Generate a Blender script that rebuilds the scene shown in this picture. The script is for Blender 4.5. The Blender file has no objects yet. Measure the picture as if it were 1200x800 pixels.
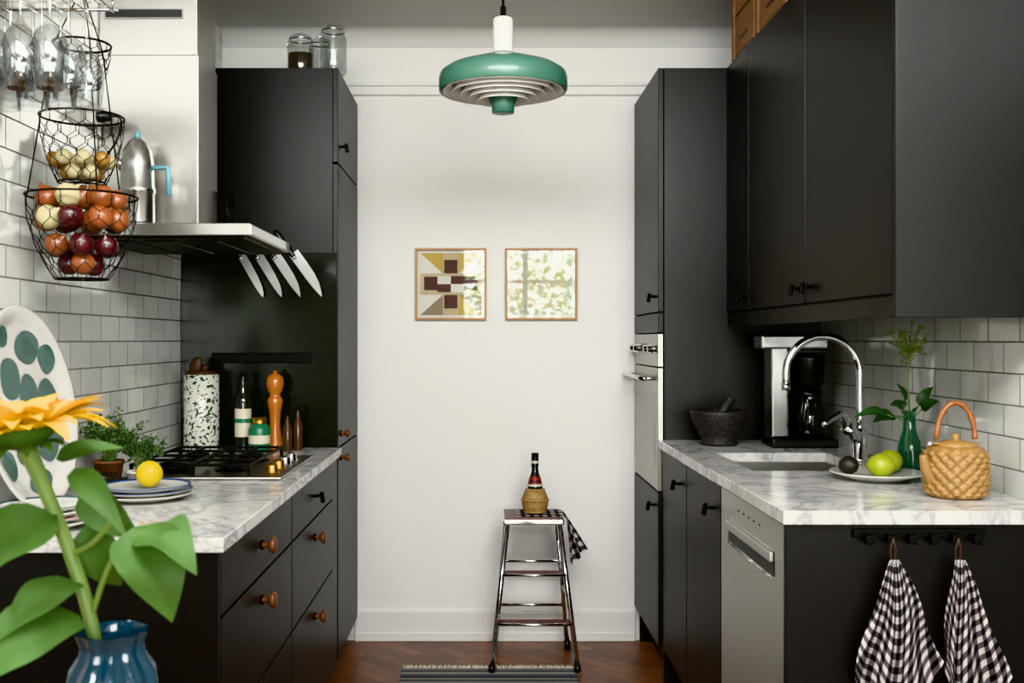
import bpy, bmesh, math, random
from mathutils import Vector, Matrix, Euler
random.seed(7)
scene=bpy.context.scene
pi=math.pi
# ---------------------------------------------------------------- materials
def lin(h):
    h=h.lstrip('#'); o=[]
    for i in (0,2,4):
        c=int(h[i:i+2],16)/255
        o.append(c/12.92 if c<=.04045 else ((c+.055)/1.055)**2.4)
    return (*o,1)
def nt_new(name):
    m=bpy.data.materials.new(name); m.use_nodes=True
    nt=m.node_tree; nt.nodes.clear()
    out=nt.nodes.new('ShaderNodeOutputMaterial')
    return m,nt,out
def N(nt,t,**kw):
    n=nt.nodes.new(t)
    for k,v in kw.items():
        if k in n.inputs: n.inputs[k].default_value=v
        else: setattr(n,k,v)
    return n
def M(name,col,rough=.5,metal=0,var=.06,vs=8,bump=0,bs=60,coat=0,spec=.5,sub=0,stretch=None,trans=0):
    m,nt,out=nt_new(name); L=nt.links.new
    p=N(nt,'ShaderNodeBsdfPrincipled',Roughness=rough,Metallic=metal)
    p.inputs['Coat Weight'].default_value=coat
    p.inputs['Coat Roughness'].default_value=.08
    p.inputs['Specular IOR Level'].default_value=spec
    p.inputs['Transmission Weight'].default_value=trans
    if sub: p.inputs['Subsurface Weight'].default_value=sub; p.inputs['Subsurface Scale'].default_value=.01
    c=lin(col)
    tc=N(nt,'ShaderNodeTexCoord'); mp=N(nt,'ShaderNodeMapping')
    if stretch: mp.inputs['Scale'].default_value=stretch
    L(tc.outputs['Object'],mp.inputs[0])
    nz=N(nt,'ShaderNodeTexNoise',Scale=vs,Detail=4); L(mp.outputs[0],nz.inputs['Vector'])
    r=N(nt,'ShaderNodeValToRGB')
    r.color_ramp.elements[0].position=.3; r.color_ramp.elements[1].position=.7
    r.color_ramp.elements[0].color=tuple(x*(1-var) for x in c[:3])+(1,)
    r.color_ramp.elements[1].color=tuple(min(1,x*(1+var)) for x in c[:3])+(1,)
    L(nz.outputs['Fac'],r.inputs[0]); L(r.outputs[0],p.inputs['Base Color'])
    if bump:
        n2=N(nt,'ShaderNodeTexNoise',Scale=bs,Detail=3); L(mp.outputs[0],n2.inputs['Vector'])
        b=N(nt,'ShaderNodeBump',Strength=bump,Distance=.002); L(n2.outputs['Fac'],b.inputs['Height']); L(b.outputs[0],p.inputs['Normal'])
    L(p.outputs[0],out.inputs[0])
    return m
def thin_glass(name,tint=(1,1,1,1),f0=.05,rough=.0,body=0,bodycol=None):
    m,nt,out=nt_new(name); L=nt.links.new
    t=N(nt,'ShaderNodeBsdfTransparent',Color=tint); g=N(nt,'ShaderNodeBsdfGlossy',Roughness=rough)
    geo=N(nt,'ShaderNodeNewGeometry'); dt=N(nt,'ShaderNodeVectorMath',operation='DOT_PRODUCT')
    L(geo.outputs['Incoming'],dt.inputs[0]); L(geo.outputs['Normal'],dt.inputs[1])
    ab=N(nt,'ShaderNodeMath',operation='ABSOLUTE'); L(dt.outputs['Value'],ab.inputs[0])
    om=N(nt,'ShaderNodeMath',operation='SUBTRACT'); om.inputs[0].default_value=1; L(ab.outputs[0],om.inputs[1])
    pw=N(nt,'ShaderNodeMath',operation='POWER'); L(om.outputs[0],pw.inputs[0]); pw.inputs[1].default_value=4
    f=N(nt,'ShaderNodeMapRange'); f.inputs['To Min'].default_value=f0; f.inputs['To Max'].default_value=.9; L(pw.outputs[0],f.inputs['Value'])
    mx=N(nt,'ShaderNodeMixShader'); L(f.outputs[0],mx.inputs[0]); 
    src=t
    if body:
        d=N(nt,'ShaderNodeBsdfPrincipled',Roughness=.1); d.inputs['Base Color'].default_value=bodycol
        m2=N(nt,'ShaderNodeMixShader'); m2.inputs[0].default_value=body
        L(t.outputs[0],m2.inputs[1]); L(d.outputs[0],m2.inputs[2]); src=m2
    L(src.outputs[0],mx.inputs[1]); L(g.outputs[0],mx.inputs[2]); L(mx.outputs[0],out.inputs[0])
    return m
def tile_mat():
    m,nt,out=nt_new('metro_tile'); L=nt.links.new
    p=N(nt,'ShaderNodeBsdfPrincipled',Roughness=.1)
    tc=N(nt,'ShaderNodeTexCoord'); s=N(nt,'ShaderNodeSeparateXYZ'); c=N(nt,'ShaderNodeCombineXYZ')
    L(tc.outputs['Object'],s.inputs[0]); L(s.outputs['Y'],c.inputs['X']); L(s.outputs['Z'],c.inputs['Y'])
    b=N(nt,'ShaderNodeTexBrick',Scale=1.0)
    b.inputs['Color1'].default_value=lin('#cecfca'); b.inputs['Color2'].default_value=lin('#c2c3bf'); b.inputs['Mortar'].default_value=lin('#74726d')
    b.inputs['Mortar Size'].default_value=.0022; b.inputs['Mortar Smooth'].default_value=.3; b.inputs['Brick Width'].default_value=.15; b.inputs['Row Height'].default_value=.075
    L(c.outputs[0],b.inputs['Vector']); L(b.outputs['Color'],p.inputs['Base Color'])
    mr=N(nt,'ShaderNodeMapRange'); mr.inputs['To Min'].default_value=.1; mr.inputs['To Max'].default_value=.7
    L(b.outputs['Fac'],mr.inputs['Value']); L(mr.outputs[0],p.inputs['Roughness'])
    nz=N(nt,'ShaderNodeTexNoise',Scale=9.0,Detail=1); L(tc.outputs['Object'],nz.inputs['Vector'])
    b1=N(nt,'ShaderNodeBump',Strength=.4,Distance=.007); L(nz.outputs['Fac'],b1.inputs['Height'])
    b2=N(nt,'ShaderNodeBump',Strength=.6,Distance=.002,invert=True); L(b.outputs['Fac'],b2.inputs['Height']); L(b1.outputs[0],b2.inputs['Normal'])
    L(b2.outputs[0],p.inputs['Normal']); L(p.outputs[0],out.inputs[0])
    return m
def marble_mat():
    m,nt,out=nt_new('grey_marble'); L=nt.links.new
    p=N(nt,'ShaderNodeBsdfPrincipled',Roughness=.16)
    tc=N(nt,'ShaderNodeTexCoord')
    n1=N(nt,'ShaderNodeTexNoise',Scale=3.0,Detail=9,Distortion=1.6); n1.inputs['Roughness'].default_value=.62
    L(tc.outputs['Object'],n1.inputs['Vector'])
    r=N(nt,'ShaderNodeValToRGB'); e=r.color_ramp.elements
    e[0].position=.0; e[0].color=lin('#cecdc9'); e[1].position=1; e[1].color=lin('#c2c1bd')
    for pos,cl in ((.45,'#c8c7c3'),(.49,'#aeaeac'),(.505,'#9b9b9a'),(.525,'#bcbbb8'),(.6,'#d0cfcb')):
        x=e.new(pos); x.color=lin(cl)
    L(n1.outputs['Fac'],r.inputs[0])
    n2=N(nt,'ShaderNodeTexNoise',Scale=34,Detail=6,Distortion=.6); L(tc.outputs['Object'],n2.inputs['Vector'])
    r2=N(nt,'ShaderNodeValToRGB'); r2.color_ramp.elements[0].position=.35; r2.color_ramp.elements[0].color=(.6,.6,.6,1); r2.color_ramp.elements[1].position=.58
    L(n2.outputs['Fac'],r2.inputs[0])
    mx=N(nt,'ShaderNodeMix',data_type='RGBA',blend_type='MULTIPLY'); mx.inputs[0].default_value=.42
    L(r.outputs[0],mx.inputs[6]); L(r2.outputs[0],mx.inputs[7]); L(mx.outputs[2],p.inputs['Base Color'])
    L(p.outputs[0],out.inputs[0]); return m
def parquet_mat():
    m,nt,out=nt_new('oak_parquet'); L=nt.links.new
    p=N(nt,'ShaderNodeBsdfPrincipled',Roughness=.35)
    tc=N(nt,'ShaderNodeTexCoord'); mp=N(nt,'ShaderNodeMapping'); mp.inputs['Rotation'].default_value=(0,0,pi/4)
    L(tc.outputs['Object'],mp.inputs[0])
    b=N(nt,'ShaderNodeTexBrick',Scale=1.0); b.inputs['Color1'].default_value=lin('#8e5f43'); b.inputs['Color2'].default_value=lin('#68432f'); b.inputs['Mortar'].default_value=lin('#20120b')
    b.inputs['Mortar Size'].default_value=.0015; b.inputs['Brick Width'].default_value=.3; b.inputs['Row Height'].default_value=.06
    L(mp.outputs[0],b.inputs['Vector'])
    nz=N(nt,'ShaderNodeTexNoise',Scale=6,Detail=6); mp2=N(nt,'ShaderNodeMapping'); mp2.inputs['Scale'].default_value=(2,14,1); mp2.inputs['Rotation'].default_value=(0,0,pi/4)
    L(tc.outputs['Object'],mp2.inputs[0]); L(mp2.outputs[0],nz.inputs['Vector'])
    r=N(nt,'ShaderNodeValToRGB'); r.color_ramp.elements[0].position=.3; r.color_ramp.elements[0].color=(.5,.45,.42,1); r.color_ramp.elements[1].position=.7
    L(nz.outputs['Fac'],r.inputs[0])
    mx=N(nt,'ShaderNodeMix',data_type='RGBA',blend_type='MULTIPLY'); mx.inputs[0].default_value=.7
    L(b.outputs['Color'],mx.inputs[6]); L(r.outputs[0],mx.inputs[7]); L(mx.outputs[2],p.inputs['Base Color']); L(p.outputs[0],out.inputs[0]); return m
def gingham_mat(name,period=.026,dark='#15131a',light='#ece6e2'):
    m,nt,out=nt_new(name); L=nt.links.new
    p=N(nt,'ShaderNodeBsdfPrincipled',Roughness=.95)
    tc=N(nt,'ShaderNodeTexCoord'); s=N(nt,'ShaderNodeSeparateXYZ'); L(tc.outputs['UV'],s.inputs[0])
    def stripe(o):
        a=N(nt,'ShaderNodeMath',operation='DIVIDE'); L(o,a.inputs[0]); a.inputs[1].default_value=period
        f=N(nt,'ShaderNodeMath',operation='FRACT'); L(a.outputs[0],f.inputs[0])
        g=N(nt,'ShaderNodeMath',operation='GREATER_THAN'); L(f.outputs[0],g.inputs[0]); g.inputs[1].default_value=.5
        return g
    g1=stripe(s.outputs[0]); g2=stripe(s.outputs[1])
    ad=N(nt,'ShaderNodeMath',operation='ADD'); L(g1.outputs[0],ad.inputs[0]); L(g2.outputs[0],ad.inputs[1])
    h=N(nt,'ShaderNodeMath',operation='MULTIPLY'); L(ad.outputs[0],h.inputs[0]); h.inputs[1].default_value=.5
    r=N(nt,'ShaderNodeValToRGB'); e=r.color_ramp.elements; e[0].color=lin(light); e[1].color=lin(dark); x=e.new(.5); x.color=lin('#6e6668')
    L(h.outputs[0],r.inputs[0]); L(r.outputs[0],p.inputs['Base Color']); L(p.outputs[0],out.inputs[0]); return m
def speck_mat(name,base,sp,scale=55,th=.42,rough=.25):
    m,nt,out=nt_new(name); L=nt.links.new
    p=N(nt,'ShaderNodeBsdfPrincipled',Roughness=rough)
    tc=N(nt,'ShaderNodeTexCoord'); n0=N(nt,'ShaderNodeTexNoise',Scale=scale,Detail=2)
    L(tc.outputs['Object'],n0.inputs['Vector'])
    r=N(nt,'ShaderNodeValToRGB'); r.color_ramp.interpolation='CONSTANT'; e=r.color_ramp.elements
    e[0].color=lin(sp); e[1].position=th; e[1].color=lin(base)
    L(n0.outputs['Fac'],r.inputs[0]); L(r.outputs[0],p.inputs['Base Color']); L(p.outputs[0],out.inputs[0]); return m
def stripe_mat(name,axis,scale,cols,rough=.9):
    m,nt,out=nt_new(name); L=nt.links.new
    p=N(nt,'ShaderNodeBsdfPrincipled',Roughness=rough)
    tc=N(nt,'ShaderNodeTexCoord'); s=N(nt,'ShaderNodeSeparateXYZ'); L(tc.outputs['Object'],s.inputs[0])
    a=N(nt,'ShaderNodeMath',operation='MULTIPLY'); L(s.outputs[axis],a.inputs[0]); a.inputs[1].default_value=scale
    f=N(nt,'ShaderNodeMath',operation='FRACT'); L(a.outputs[0],f.inputs[0])
    r=N(nt,'ShaderNodeValToRGB'); r.color_ramp.interpolation='CONSTANT'; e=r.color_ramp.elements
    e[0].color=lin(cols[0]); e[1].position=1/len(cols); e[1].color=lin(cols[1])
    for i in range(2,len(cols)):
        x=e.new(i/len(cols)); x.color=lin(cols[i])
    L(f.outputs[0],r.inputs[0]); L(r.outputs[0],p.inputs['Base Color']); L(p.outputs[0],out.inputs[0]); return m

CAB=M('charcoal_lacquer','#0e0d0d',.4,var=.05,vs=3,bump=.03,bs=200,spec=.36)
CABDK=M('toe_kick_black','#0a0a0a',.6)
SPLASH=M('dark_splash_panel','#10120d',.16,vs=3,spec=.4)
BLK=M('black_plastic','#0a0a0a',.35)
BLKM=M('black_iron','#0d0c0c',.45,metal=.6)
STEEL=M('brushed_steel','#b0aea9',.28,metal=1,var=.05,vs=40,bump=.05,bs=120,stretch=(1,1,12))
STEELD=M('dishwasher_steel','#c4c2bc',.42,metal=.85,var=.04,vs=40,bump=.05,bs=120,stretch=(1,1,12))
STEEL2=M('steel_sheet','#a3a19b',.34,metal=1,var=.05,vs=10)
CHROME=M('chrome','#d8d8d8',.06,metal=1,var=.01)
BLADE=M('knife_blade_steel','#c8c8c6',.22,metal=.9,var=.02)
ALU=M('aluminium','#b9b9b6',.25,metal=1,var=.03)
WALL=M('white_wall_paint','#e4e3e0',.85,var=.015,vs=2,bump=.05,bs=90)
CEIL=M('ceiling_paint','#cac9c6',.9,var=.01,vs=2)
TRIM=M('trim_paint','#dedddA',.5,var=.01)
TILE=tile_mat(); MARB=marble_mat(); FLOOR=parquet_mat()
OAK=M('light_oak','#a87a44',.45,var=.18,vs=14,stretch=(1,1,8))
PINE=M('pine_crate','#7c5a3a',.6,var=.2,vs=10,stretch=(1,1,6))
KNOBW=M('teak_knob','#5e3822',.35,var=.2,vs=30)
MILLW=M('orange_beech','#a8642a',.25,var=.1,vs=20,coat=.5)
DKW=M('dark_wood','#3a2418',.5,var=.2,vs=20)
REDW=M('mahogany_tread','#5a241a',.35,var=.2,vs=20)
PGREEN=M('pendant_green_enamel','#487564',.35,var=.03,coat=.3)
PWHITE=M('pendant_white_enamel','#f0eeea',.4,var=.02)
PLUG=M('white_plastic','#c8c6c0',.4,var=.02)
PORC=M('white_porcelain','#c6c4be',.15,var=.02,coat=.4)
BLUE=M('blue_rim_glaze','#2c4878',.2)
PINKG=M('pink_rim_glaze','#b07a78',.2)
GREYG=M('green_blob_glaze','#43605a',.2,var=.15,vs=20)
GLASS=thin_glass('clear_glass',(.88,.9,.89,1),.08); PANE=thin_glass('picture_glass',f0=.032,rough=.02)
WGL=thin_glass('wine_glass_clear',(.93,.945,.945,1),.09)
GRNGL=thin_glass('green_glass',(.25,.6,.4,1),body=.35,bodycol=lin('#2c5a44'))
BLUGL=thin_glass('blue_glass',(.02,.22,.38,1),body=.6,bodycol=lin('#06465f'))
CARA=thin_glass('smoked_carafe',(.25,.22,.2,1),body=.3,bodycol=lin('#120c08'))
BOTG=M('dark_bottle_glass','#10150c',.08,coat=.6); 
CREAM=M('cream_label','#c8c3ae',.6,var=.05,vs=30)
REDL=M('red_label','#7c1f1c',.5)
GRNT=M('green_tin','#246a48',.3); GOLD=M('gold_cap','#b08a3a',.3,metal=1)
OIL=M('oil_amber','#3c260e',.15,coat=.5)
STRAW=M('straw_wicker','#a08050',.7,var=.25,vs=60,bump=.5,bs=150)
TERR=speck_mat('terrazzo_ceramic','#ccccc0','#2c4436',scale=85,th=.43)
GRAN=speck_mat('granite_stone','#343230','#181714',scale=160,th=.47,rough=.6)
LEMON=M('lemon_peel','#c4a81a',.4,var=.08,bump=.3,bs=140)
LIME=M('green_lemon_peel','#929c28',.4,var=.12,vs=12,bump=.3,bs=140)
AVO=M('avocado_skin','#1c1a12',.5,bump=.4,bs=120)
ONION=M('yellow_onion_skin','#80492a',.3,var=.35,vs=30,stretch=(1,1,.2),coat=.2)
RONION=M('red_onion_skin','#3e1519',.28,var=.35,vs=30,stretch=(1,1,.2),coat=.25)
GARL=M('garlic_skin','#b4aa84',.55,var=.15,vs=40)
SHAL=M('shallot_skin','#96703a',.4,var=.25,vs=40)
LEAFG=M('sunflower_leaf','#41602c',.6,var=.25,vs=14,bump=.3,bs=60,spec=.3)
LEAFD=M('house_leaf','#2e4c2a',.35,var=.2,vs=20)
STEMG=M('green_stem','#6c8646',.5,var=.1)
HERB=M('herb_leaf','#3f5434',.6,var=.35,vs=40)
DILL=M('dill_flower','#6c8438',.6,var=.3,vs=60)
TREEL=M('tree_foliage','#6f9048',.7,var=.4,vs=2)
BARK=M('bark','#4a3a2c',.9)
GRASS=M('courtyard_paving','#8a8780',.95,var=.2)
PETAL=M('sunflower_petal','#f2c608',.6,var=.05,vs=30,spec=.2)
SEED=M('sunflower_seed_disc','#3a2412',.9,bump=.8,bs=300)
TERRA=M('terracotta','#6c4430',.8)
DKPOT=M('dark_glazed_pot','#26221e',.3)
TEAP=M('ochre_woven_stoneware','#927040',.45,var=.2,vs=50,coat=.1,bump=.5,bs=220)
BAMB=M('bamboo','#8a5630',.35,var=.25,vs=50)
TURQ=M('turquoise_plastic','#6498a2',.35)
FIL=M('hood_filter','#1c1c1b',.4,metal=.6)
BURG=M('burgundy_print','#4e2e2a',.8); MUST=M('mustard_print','#b8a050',.8); BEIG=M('beige_print','#b8ab88',.8); WHTP=M('paper_white','#d4d2c8',.8); GRYP=M('taupe_print','#8a7c66',.8)
GING=gingham_mat('gingham_cotton',.03); GING2=gingham_mat('gingham_napkin',.034,'#16161c')
RUG=stripe_mat('rug_stripes','Y',9,['#4a4e54','#7c7a74','#3a3e46','#54585e','#908c82'])
FRNG=M('rug_fringe','#cfc8b8',.95)
BEAN=M('coffee_beans','#3a2a20',.7,var=.5,vs=120)
GRAYW=M('table_wood','#9a7048',.5,var=.15,vs=10)

# ---------------------------------------------------------------- builder
class B:
    def __init__(s,name): s.bm=bmesh.new(); s.name=name; s.mats=[]
    def mi(s,m):
        if m not in s.mats: s.mats.append(m)
        return s.mats.index(m)
    def _add(s,tb,mat,smooth=True,mtx=None,recalc=True):
        if mtx is not None: bmesh.ops.transform(tb,matrix=mtx,verts=tb.verts)
        if recalc: bmesh.ops.recalc_face_normals(tb,faces=tb.faces)
        i=s.mi(mat)
        for f in tb.faces: f.material_index=i; f.smooth=smooth
        me=bpy.data.meshes.new('t'); tb.to_mesh(me); tb.free(); s.bm.from_mesh(me); bpy.data.meshes.remove(me)
    def box(s,x0,x1,y0,y1,z0,z1,mat,bev=.0015,mtx=None):
        tb=bmesh.new(); bmesh.ops.create_cube(tb,size=1)
        T=Matrix.Translation(((x0+x1)/2,(y0+y1)/2,(z0+z1)/2))@Matrix.Diagonal((abs(x1-x0),abs(y1-y0),abs(z1-z0),1))
        bmesh.ops.transform(tb,matrix=T,verts=tb.verts)
        if bev: bmesh.ops.bevel(tb,geom=list(tb.edges),offset=bev,segments=2,affect='EDGES',profile=.5)
        s._add(tb,mat,False,mtx)
    def lathe(s,prof,mat,loc=(0,0,0),segs=32,mtx=None,fn=None,smooth=True):
        tb=bmesh.new(); rings=[]
        for (r,z) in prof:
            if r<1e-6: rings.append([tb.verts.new((0,0,z))])
            else:
                ring=[]
                for k in range(segs):
                    a=2*pi*k/segs; rr=r+(fn(a,z,r) if fn else 0)
                    ring.append(tb.verts.new((rr*math.cos(a),rr*math.sin(a),z)))
                rings.append(ring)
        for a,b in zip(rings,rings[1:]):
            for k in range(segs):
                k2=(k+1)%segs
                if len(a)==1 and len(b)==1: continue
                if len(a)==1: tb.faces.new((a[0],b[k],b[k2]))
                elif len(b)==1: tb.faces.new((a[k],a[k2],b[0]))
                else: tb.faces.new((a[k],a[k2],b[k2],b[k]))
        X=Matrix.Translation(loc)
        if mtx is not None: X=X@mtx
        s._add(tb,mat,smooth,X)
    def tube(s,pts,r,mat,segs=8,closed=False,sub=0):
        P=[Vector(p) for p in pts]
        R=list(r) if isinstance(r,(list,tuple)) else [r]*len(P)
        if sub and len(P)>2:
            Q=[];RR=[];n=len(P)
            rng=range(n if closed else n-1)
            for i in rng:
                p0=P[(i-1)%n] if closed or i>0 else P[0]; p1=P[i]; p2=P[(i+1)%n]; p3=P[(i+2)%n] if closed or i+2<n else P[-1]
                for k in range(sub):
                    t=k/sub
                    Q.append(.5*((2*p1)+(-p0+p2)*t+(2*p0-5*p1+4*p2-p3)*t*t+(-p0+3*p1-3*p2+p3)*t**3)); RR.append(R[i]*(1-t)+R[(i+1)%n]*t)
            if not closed: Q.append(P[-1]); RR.append(R[-1])
            P,R=Q,RR
        tb=bmesh.new(); n=len(P); rings=[]; nrm=None
        for i in range(n):
            if closed: t=(P[(i+1)%n]-P[i-1])
            else: t=P[min(i+1,n-1)]-P[max(i-1,0)]
            if t.length<1e-9: t=Vector((0,0,1))
            t.normalize()
            if nrm is None:
                nrm=t.orthogonal().normalized()
            else:
                nrm=nrm-t*nrm.dot(t)
                if nrm.length<1e-6: nrm=t.orthogonal()
                nrm.normalize()
            bn=t.cross(nrm)
            rings.append([tb.verts.new(P[i]+(nrm*math.cos(2*pi*k/segs)+bn*math.sin(2*pi*k/segs))*R[i]) for k in range(segs)])
        for i in range(n if closed else n-1):
            a=rings[i]; b=rings[(i+1)%n]
            for k in range(segs):
                k2=(k+1)%segs; tb.faces.new((a[k],a[k2],b[k2],b[k]))
        if not closed:
            tb.faces.new(rings[0]); tb.faces.new(rings[-1])
        s._add(tb,mat,True)
    def ring(s,c,R,r,mat,n=32,segs=6):
        s.tube([(c[0]+R*math.cos(2*pi*k/n),c[1]+R*math.sin(2*pi*k/n),c[2]) for k in range(n)],r,mat,segs,True)
    def ell(s,loc,rad,mat,rot=None,u=20,v=12):
        tb=bmesh.new(); bmesh.ops.create_uvsphere(tb,u_segments=u,v_segments=v,radius=1)
        X=Matrix.Translation(loc)@(Euler(rot).to_matrix().to_4x4() if rot else Matrix())@Matrix.Diagonal((*rad,1))
        s._add(tb,mat,True,X)
    def grid(s,fn,nu,nv,mat,uv=None,thick=0,smooth=True):
        tb=bmesh.new(); V=[[tb.verts.new(fn(i/nu,j/nv)) for j in range(nv+1)] for i in range(nu+1)]
        ul=tb.loops.layers.uv.new('UVMap')
        for i in range(nu):
            for j in range(nv):
                f=tb.faces.new((V[i][j],V[i+1][j],V[i+1][j+1],V[i][j+1]))
                if uv:
                    for l,(a,b) in zip(f.loops,((i,j),(i+1,j),(i+1,j+1),(i,j+1))): l[ul].uv=uv(a/nu,b/nv)
        if thick: bmesh.ops.solidify(tb,geom=list(tb.faces),thickness=thick)
        s._add(tb,mat,smooth,recalc=not thick)
    def poly(s,pts,mat):
        tb=bmesh.new(); tb.faces.new([tb.verts.new(p) for p in pts]); s._add(tb,mat,False,recalc=False)
    def leaf(s,base,tip,hw,mat,up=(0,0,1),droop=.15,fold=.25,shape=.6,nu=12,nv=6,wave=0):
        b=Vector(base); t=Vector(tip); d=t-b; L=d.length; dn=d.normalized(); side=dn.cross(Vector(up)).normalized(); nn=side.cross(dn)
        ph=random.random()*6
        def f(u,v):
            w=hw*(math.sin(pi*min(1,u**shape))**.85 if 0<u<1 else 0)*(1-.25*u)
            q=(v-.5)*2
            return b+d*u+nn*(L*droop*math.sin(pi*u))+side*(q*w)+nn*(fold*abs(q)*w+wave*math.sin(9*u+ph+q*2)*w*abs(q))
        s.grid(f,nu,nv,mat)
    def leaves(s,n,pos,size,mat):
        tb=bmesh.new()
        for _ in range(n):
            p=Vector(pos()); a=Euler((random.uniform(-1,1),random.uniform(-1,1),random.uniform(0,6.28))).to_matrix(); z=size*random.uniform(.6,1.3)
            q=[Vector((0,0,0)),Vector((z*.5,z*.32,z*.1)),Vector((z,0,0)),Vector((z*.5,-z*.32,z*.1))]
            tb.faces.new([tb.verts.new(p+a@k) for k in q])
        s._add(tb,mat,False,recalc=False)
    def done(s,keep=False):
        me=bpy.data.meshes.new(s.name)
        if not keep and len(s.bm.verts):
            xs=[v.co.x for v in s.bm.verts]; ys=[v.co.y for v in s.bm.verts]; zs=[v.co.z for v in s.bm.verts]
            o=Vector(((min(xs)+max(xs))/2,(min(ys)+max(ys))/2,min(zs)))
            bmesh.ops.translate(s.bm,verts=s.bm.verts,vec=-o)
        else: o=Vector((0,0,0))
        s.bm.to_mesh(me); s.bm.free()
        for m in s.mats: me.materials.append(m)
        ob=bpy.data.objects.new(s.name,me); ob.location=o; scene.collection.objects.link(ob); return ob
RX=Matrix.Rotation(pi/2,4,'Y')      # lathe axis -> +X
RXn=Matrix.Rotation(-pi/2,4,'Y')    # -> -X

# ---------------------------------------------------------------- dimensions
WL,WR=-1.107,1.25
XL,XR,YB,YR,ZC=-1.105,1.248,4.40,-2.2,2.593
LF,RF=-.53,.66      # cabinet front planes
CZL,CZR=.885,.912
# room shell
def shell(name,*a,mat):
    b=B(name); b.box(*a,mat,0); return b.done(True)
shell('wall_left',WL-.1,WL,YR,YB+.1,0,ZC,mat=TILE)
shell('wall_right',WR,WR+.1,YR,YB+.1,0,ZC,mat=TILE)
shell('wall_back',WL,WR,YB,YB+.1,0,ZC,mat=WALL)
shell('floor',WL-.1,WR+.1,YR-.1,YB+.1,-.05,0,mat=FLOOR)
shell('ceiling',WL-.1,WR+.1,YR-.1,YB+.1,ZC,ZC+.08,mat=CEIL)
wx0,wx1,wz0,wz1=-.24,1.16,.45,2.46
b=B('wall_rear')
b.box(WL-.1,wx0,YR-.1,YR,0,ZC,WALL,0); b.box(wx1,WR+.1,YR-.1,YR,0,ZC,WALL,0)
b.box(wx0,wx1,YR-.1,YR,0,wz0,WALL,0); b.box(wx0,wx1,YR-.1,YR,wz1,ZC,WALL,0); b.done(True)
b=B('window_1')
for x0,x1 in ((wx0,wx0+.05),(wx1-.05,wx1),((wx0+wx1)/2-.03,(wx0+wx1)/2+.03)): b.box(x0,x1,YR-.08,YR-.03,wz0,wz1,TRIM)
for z0,z1 in ((wz0,wz0+.05),(wz1-.05,wz1),(1.88,1.92)): b.box(wx0+.05,wx1-.05,YR-.08,YR-.03,z0,z1,TRIM)
b.done(True)
b=B('trim_1')   # picture rail
b.box(XL,XR,YB-.018,YB,2.318,2.36,TRIM,.006); b.box(XL,XR,YB-.03,YB,2.355,2.37,TRIM,.004); b.done(True)
b=B('trim_2')   # cove
b.grid(lambda u,v:(XL+(XR-XL)*v,YB-.001-.07*(1-math.cos(u*pi/2)),ZC-.07+.07*math.sin(u*pi/2)-.0005),8,1,CEIL); b.done(True)
b=B('baseboard_back')
b.box(LF-.01,RF-.01,YB-.016,YB,0,.125,TRIM,.003); b.box(LF-.01,RF-.01,YB-.022,YB,0,.04,TRIM,.004); b.done(True)
YC=YB-.002
# ---------------------------------------------------------------- handles
def knob(b,x,y,z,d=1,r=.019):   # wooden knob, axis along d*X
    R=RX if d>0 else RXn
    b.lathe([(0,0),(.012,0),(.012,.004)],BLK,(x,y,z),16,R)
    b.lathe([(.007,.003),(.006,.012),(.009,.018),(r,.024),(r+.001,.03),(r-.004,.035),(0,.036)],KNOBW,(x,y,z),24,R)
def pull(b,x,y,z,d=-1,tilt=.02):   # black peg pull
    b.tube([(x,y,z),(x+d*.022,y,z+.002)],.005,BLKM,8)
    b.tube([(x+d*.022,y-.004,z+tilt*.6),(x+d*.024,y,z),(x+d*.026,y+.002,z-tilt)],[.006,.007,.007],BLKM,10,sub=4)

# left base cabinet
b=B('drawer_base_cabinet')
b.box(XL,LF-.02,2.09,3.79,.10,CZL-.033,CAB,.001)
b.box(XL,LF-.06,2.12,3.79,0,.10,CABDK,.001)
b.box(XL,LF,2.072,2.09,.0,CZL-.033,CAB,.001)
for y0,y1 in ((2.093,2.872),(2.878,3.659)):
    for z0,z1,hz in ((.718,.850,.787),(.468,.712,.655),(.102,.462,.405)):
        b.box(LF-.02,LF,y0,y1,z0,z1,CAB,.002)
        if y0>2.5 and z0>.7: pull(b,LF,3.27,.785,1)
        else: knob(b,LF,(y0+y1)/2,hz)
b.box(LF-.02,LF-.002,3.663,3.79,.10,.850,CAB,.001)
b.done(True)
b=B('countertop'); b.box(XL,LF+.015,2.055,3.79,CZL-.03,CZL,MARB,.003); b.done(True)

# left tall cabinet
b=B('tall_cabinet')
b.box(XL,LF-.02,3.80,YC,.10,2.28,CAB,.001)
b.box(XL,LF-.06,3.82,YC,0,.10,CABDK,.001)
for z0,z1 in ((.102,.877),(.883,1.927),(1.933,2.28)):
    b.box(LF-.02,LF,3.80,YC-.003,z0,z1,CAB,.002)
pull(b,LF,3.86,2.0,1)
knob(b,LF,3.87,.93,1,.014); knob(b,LF,3.87,.84,1,.014)
b.done(True)
b=B('splash_panel'); b.box(XL,LF-.004,3.792,3.799,CZL+.001,1.60,SPLASH,.001)
b.done(True)
b=B('magnetic_strip'); b.box(-.99,-.63,3.776,3.7915,1.195,1.232,BLKM,.003); b.done()

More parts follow.
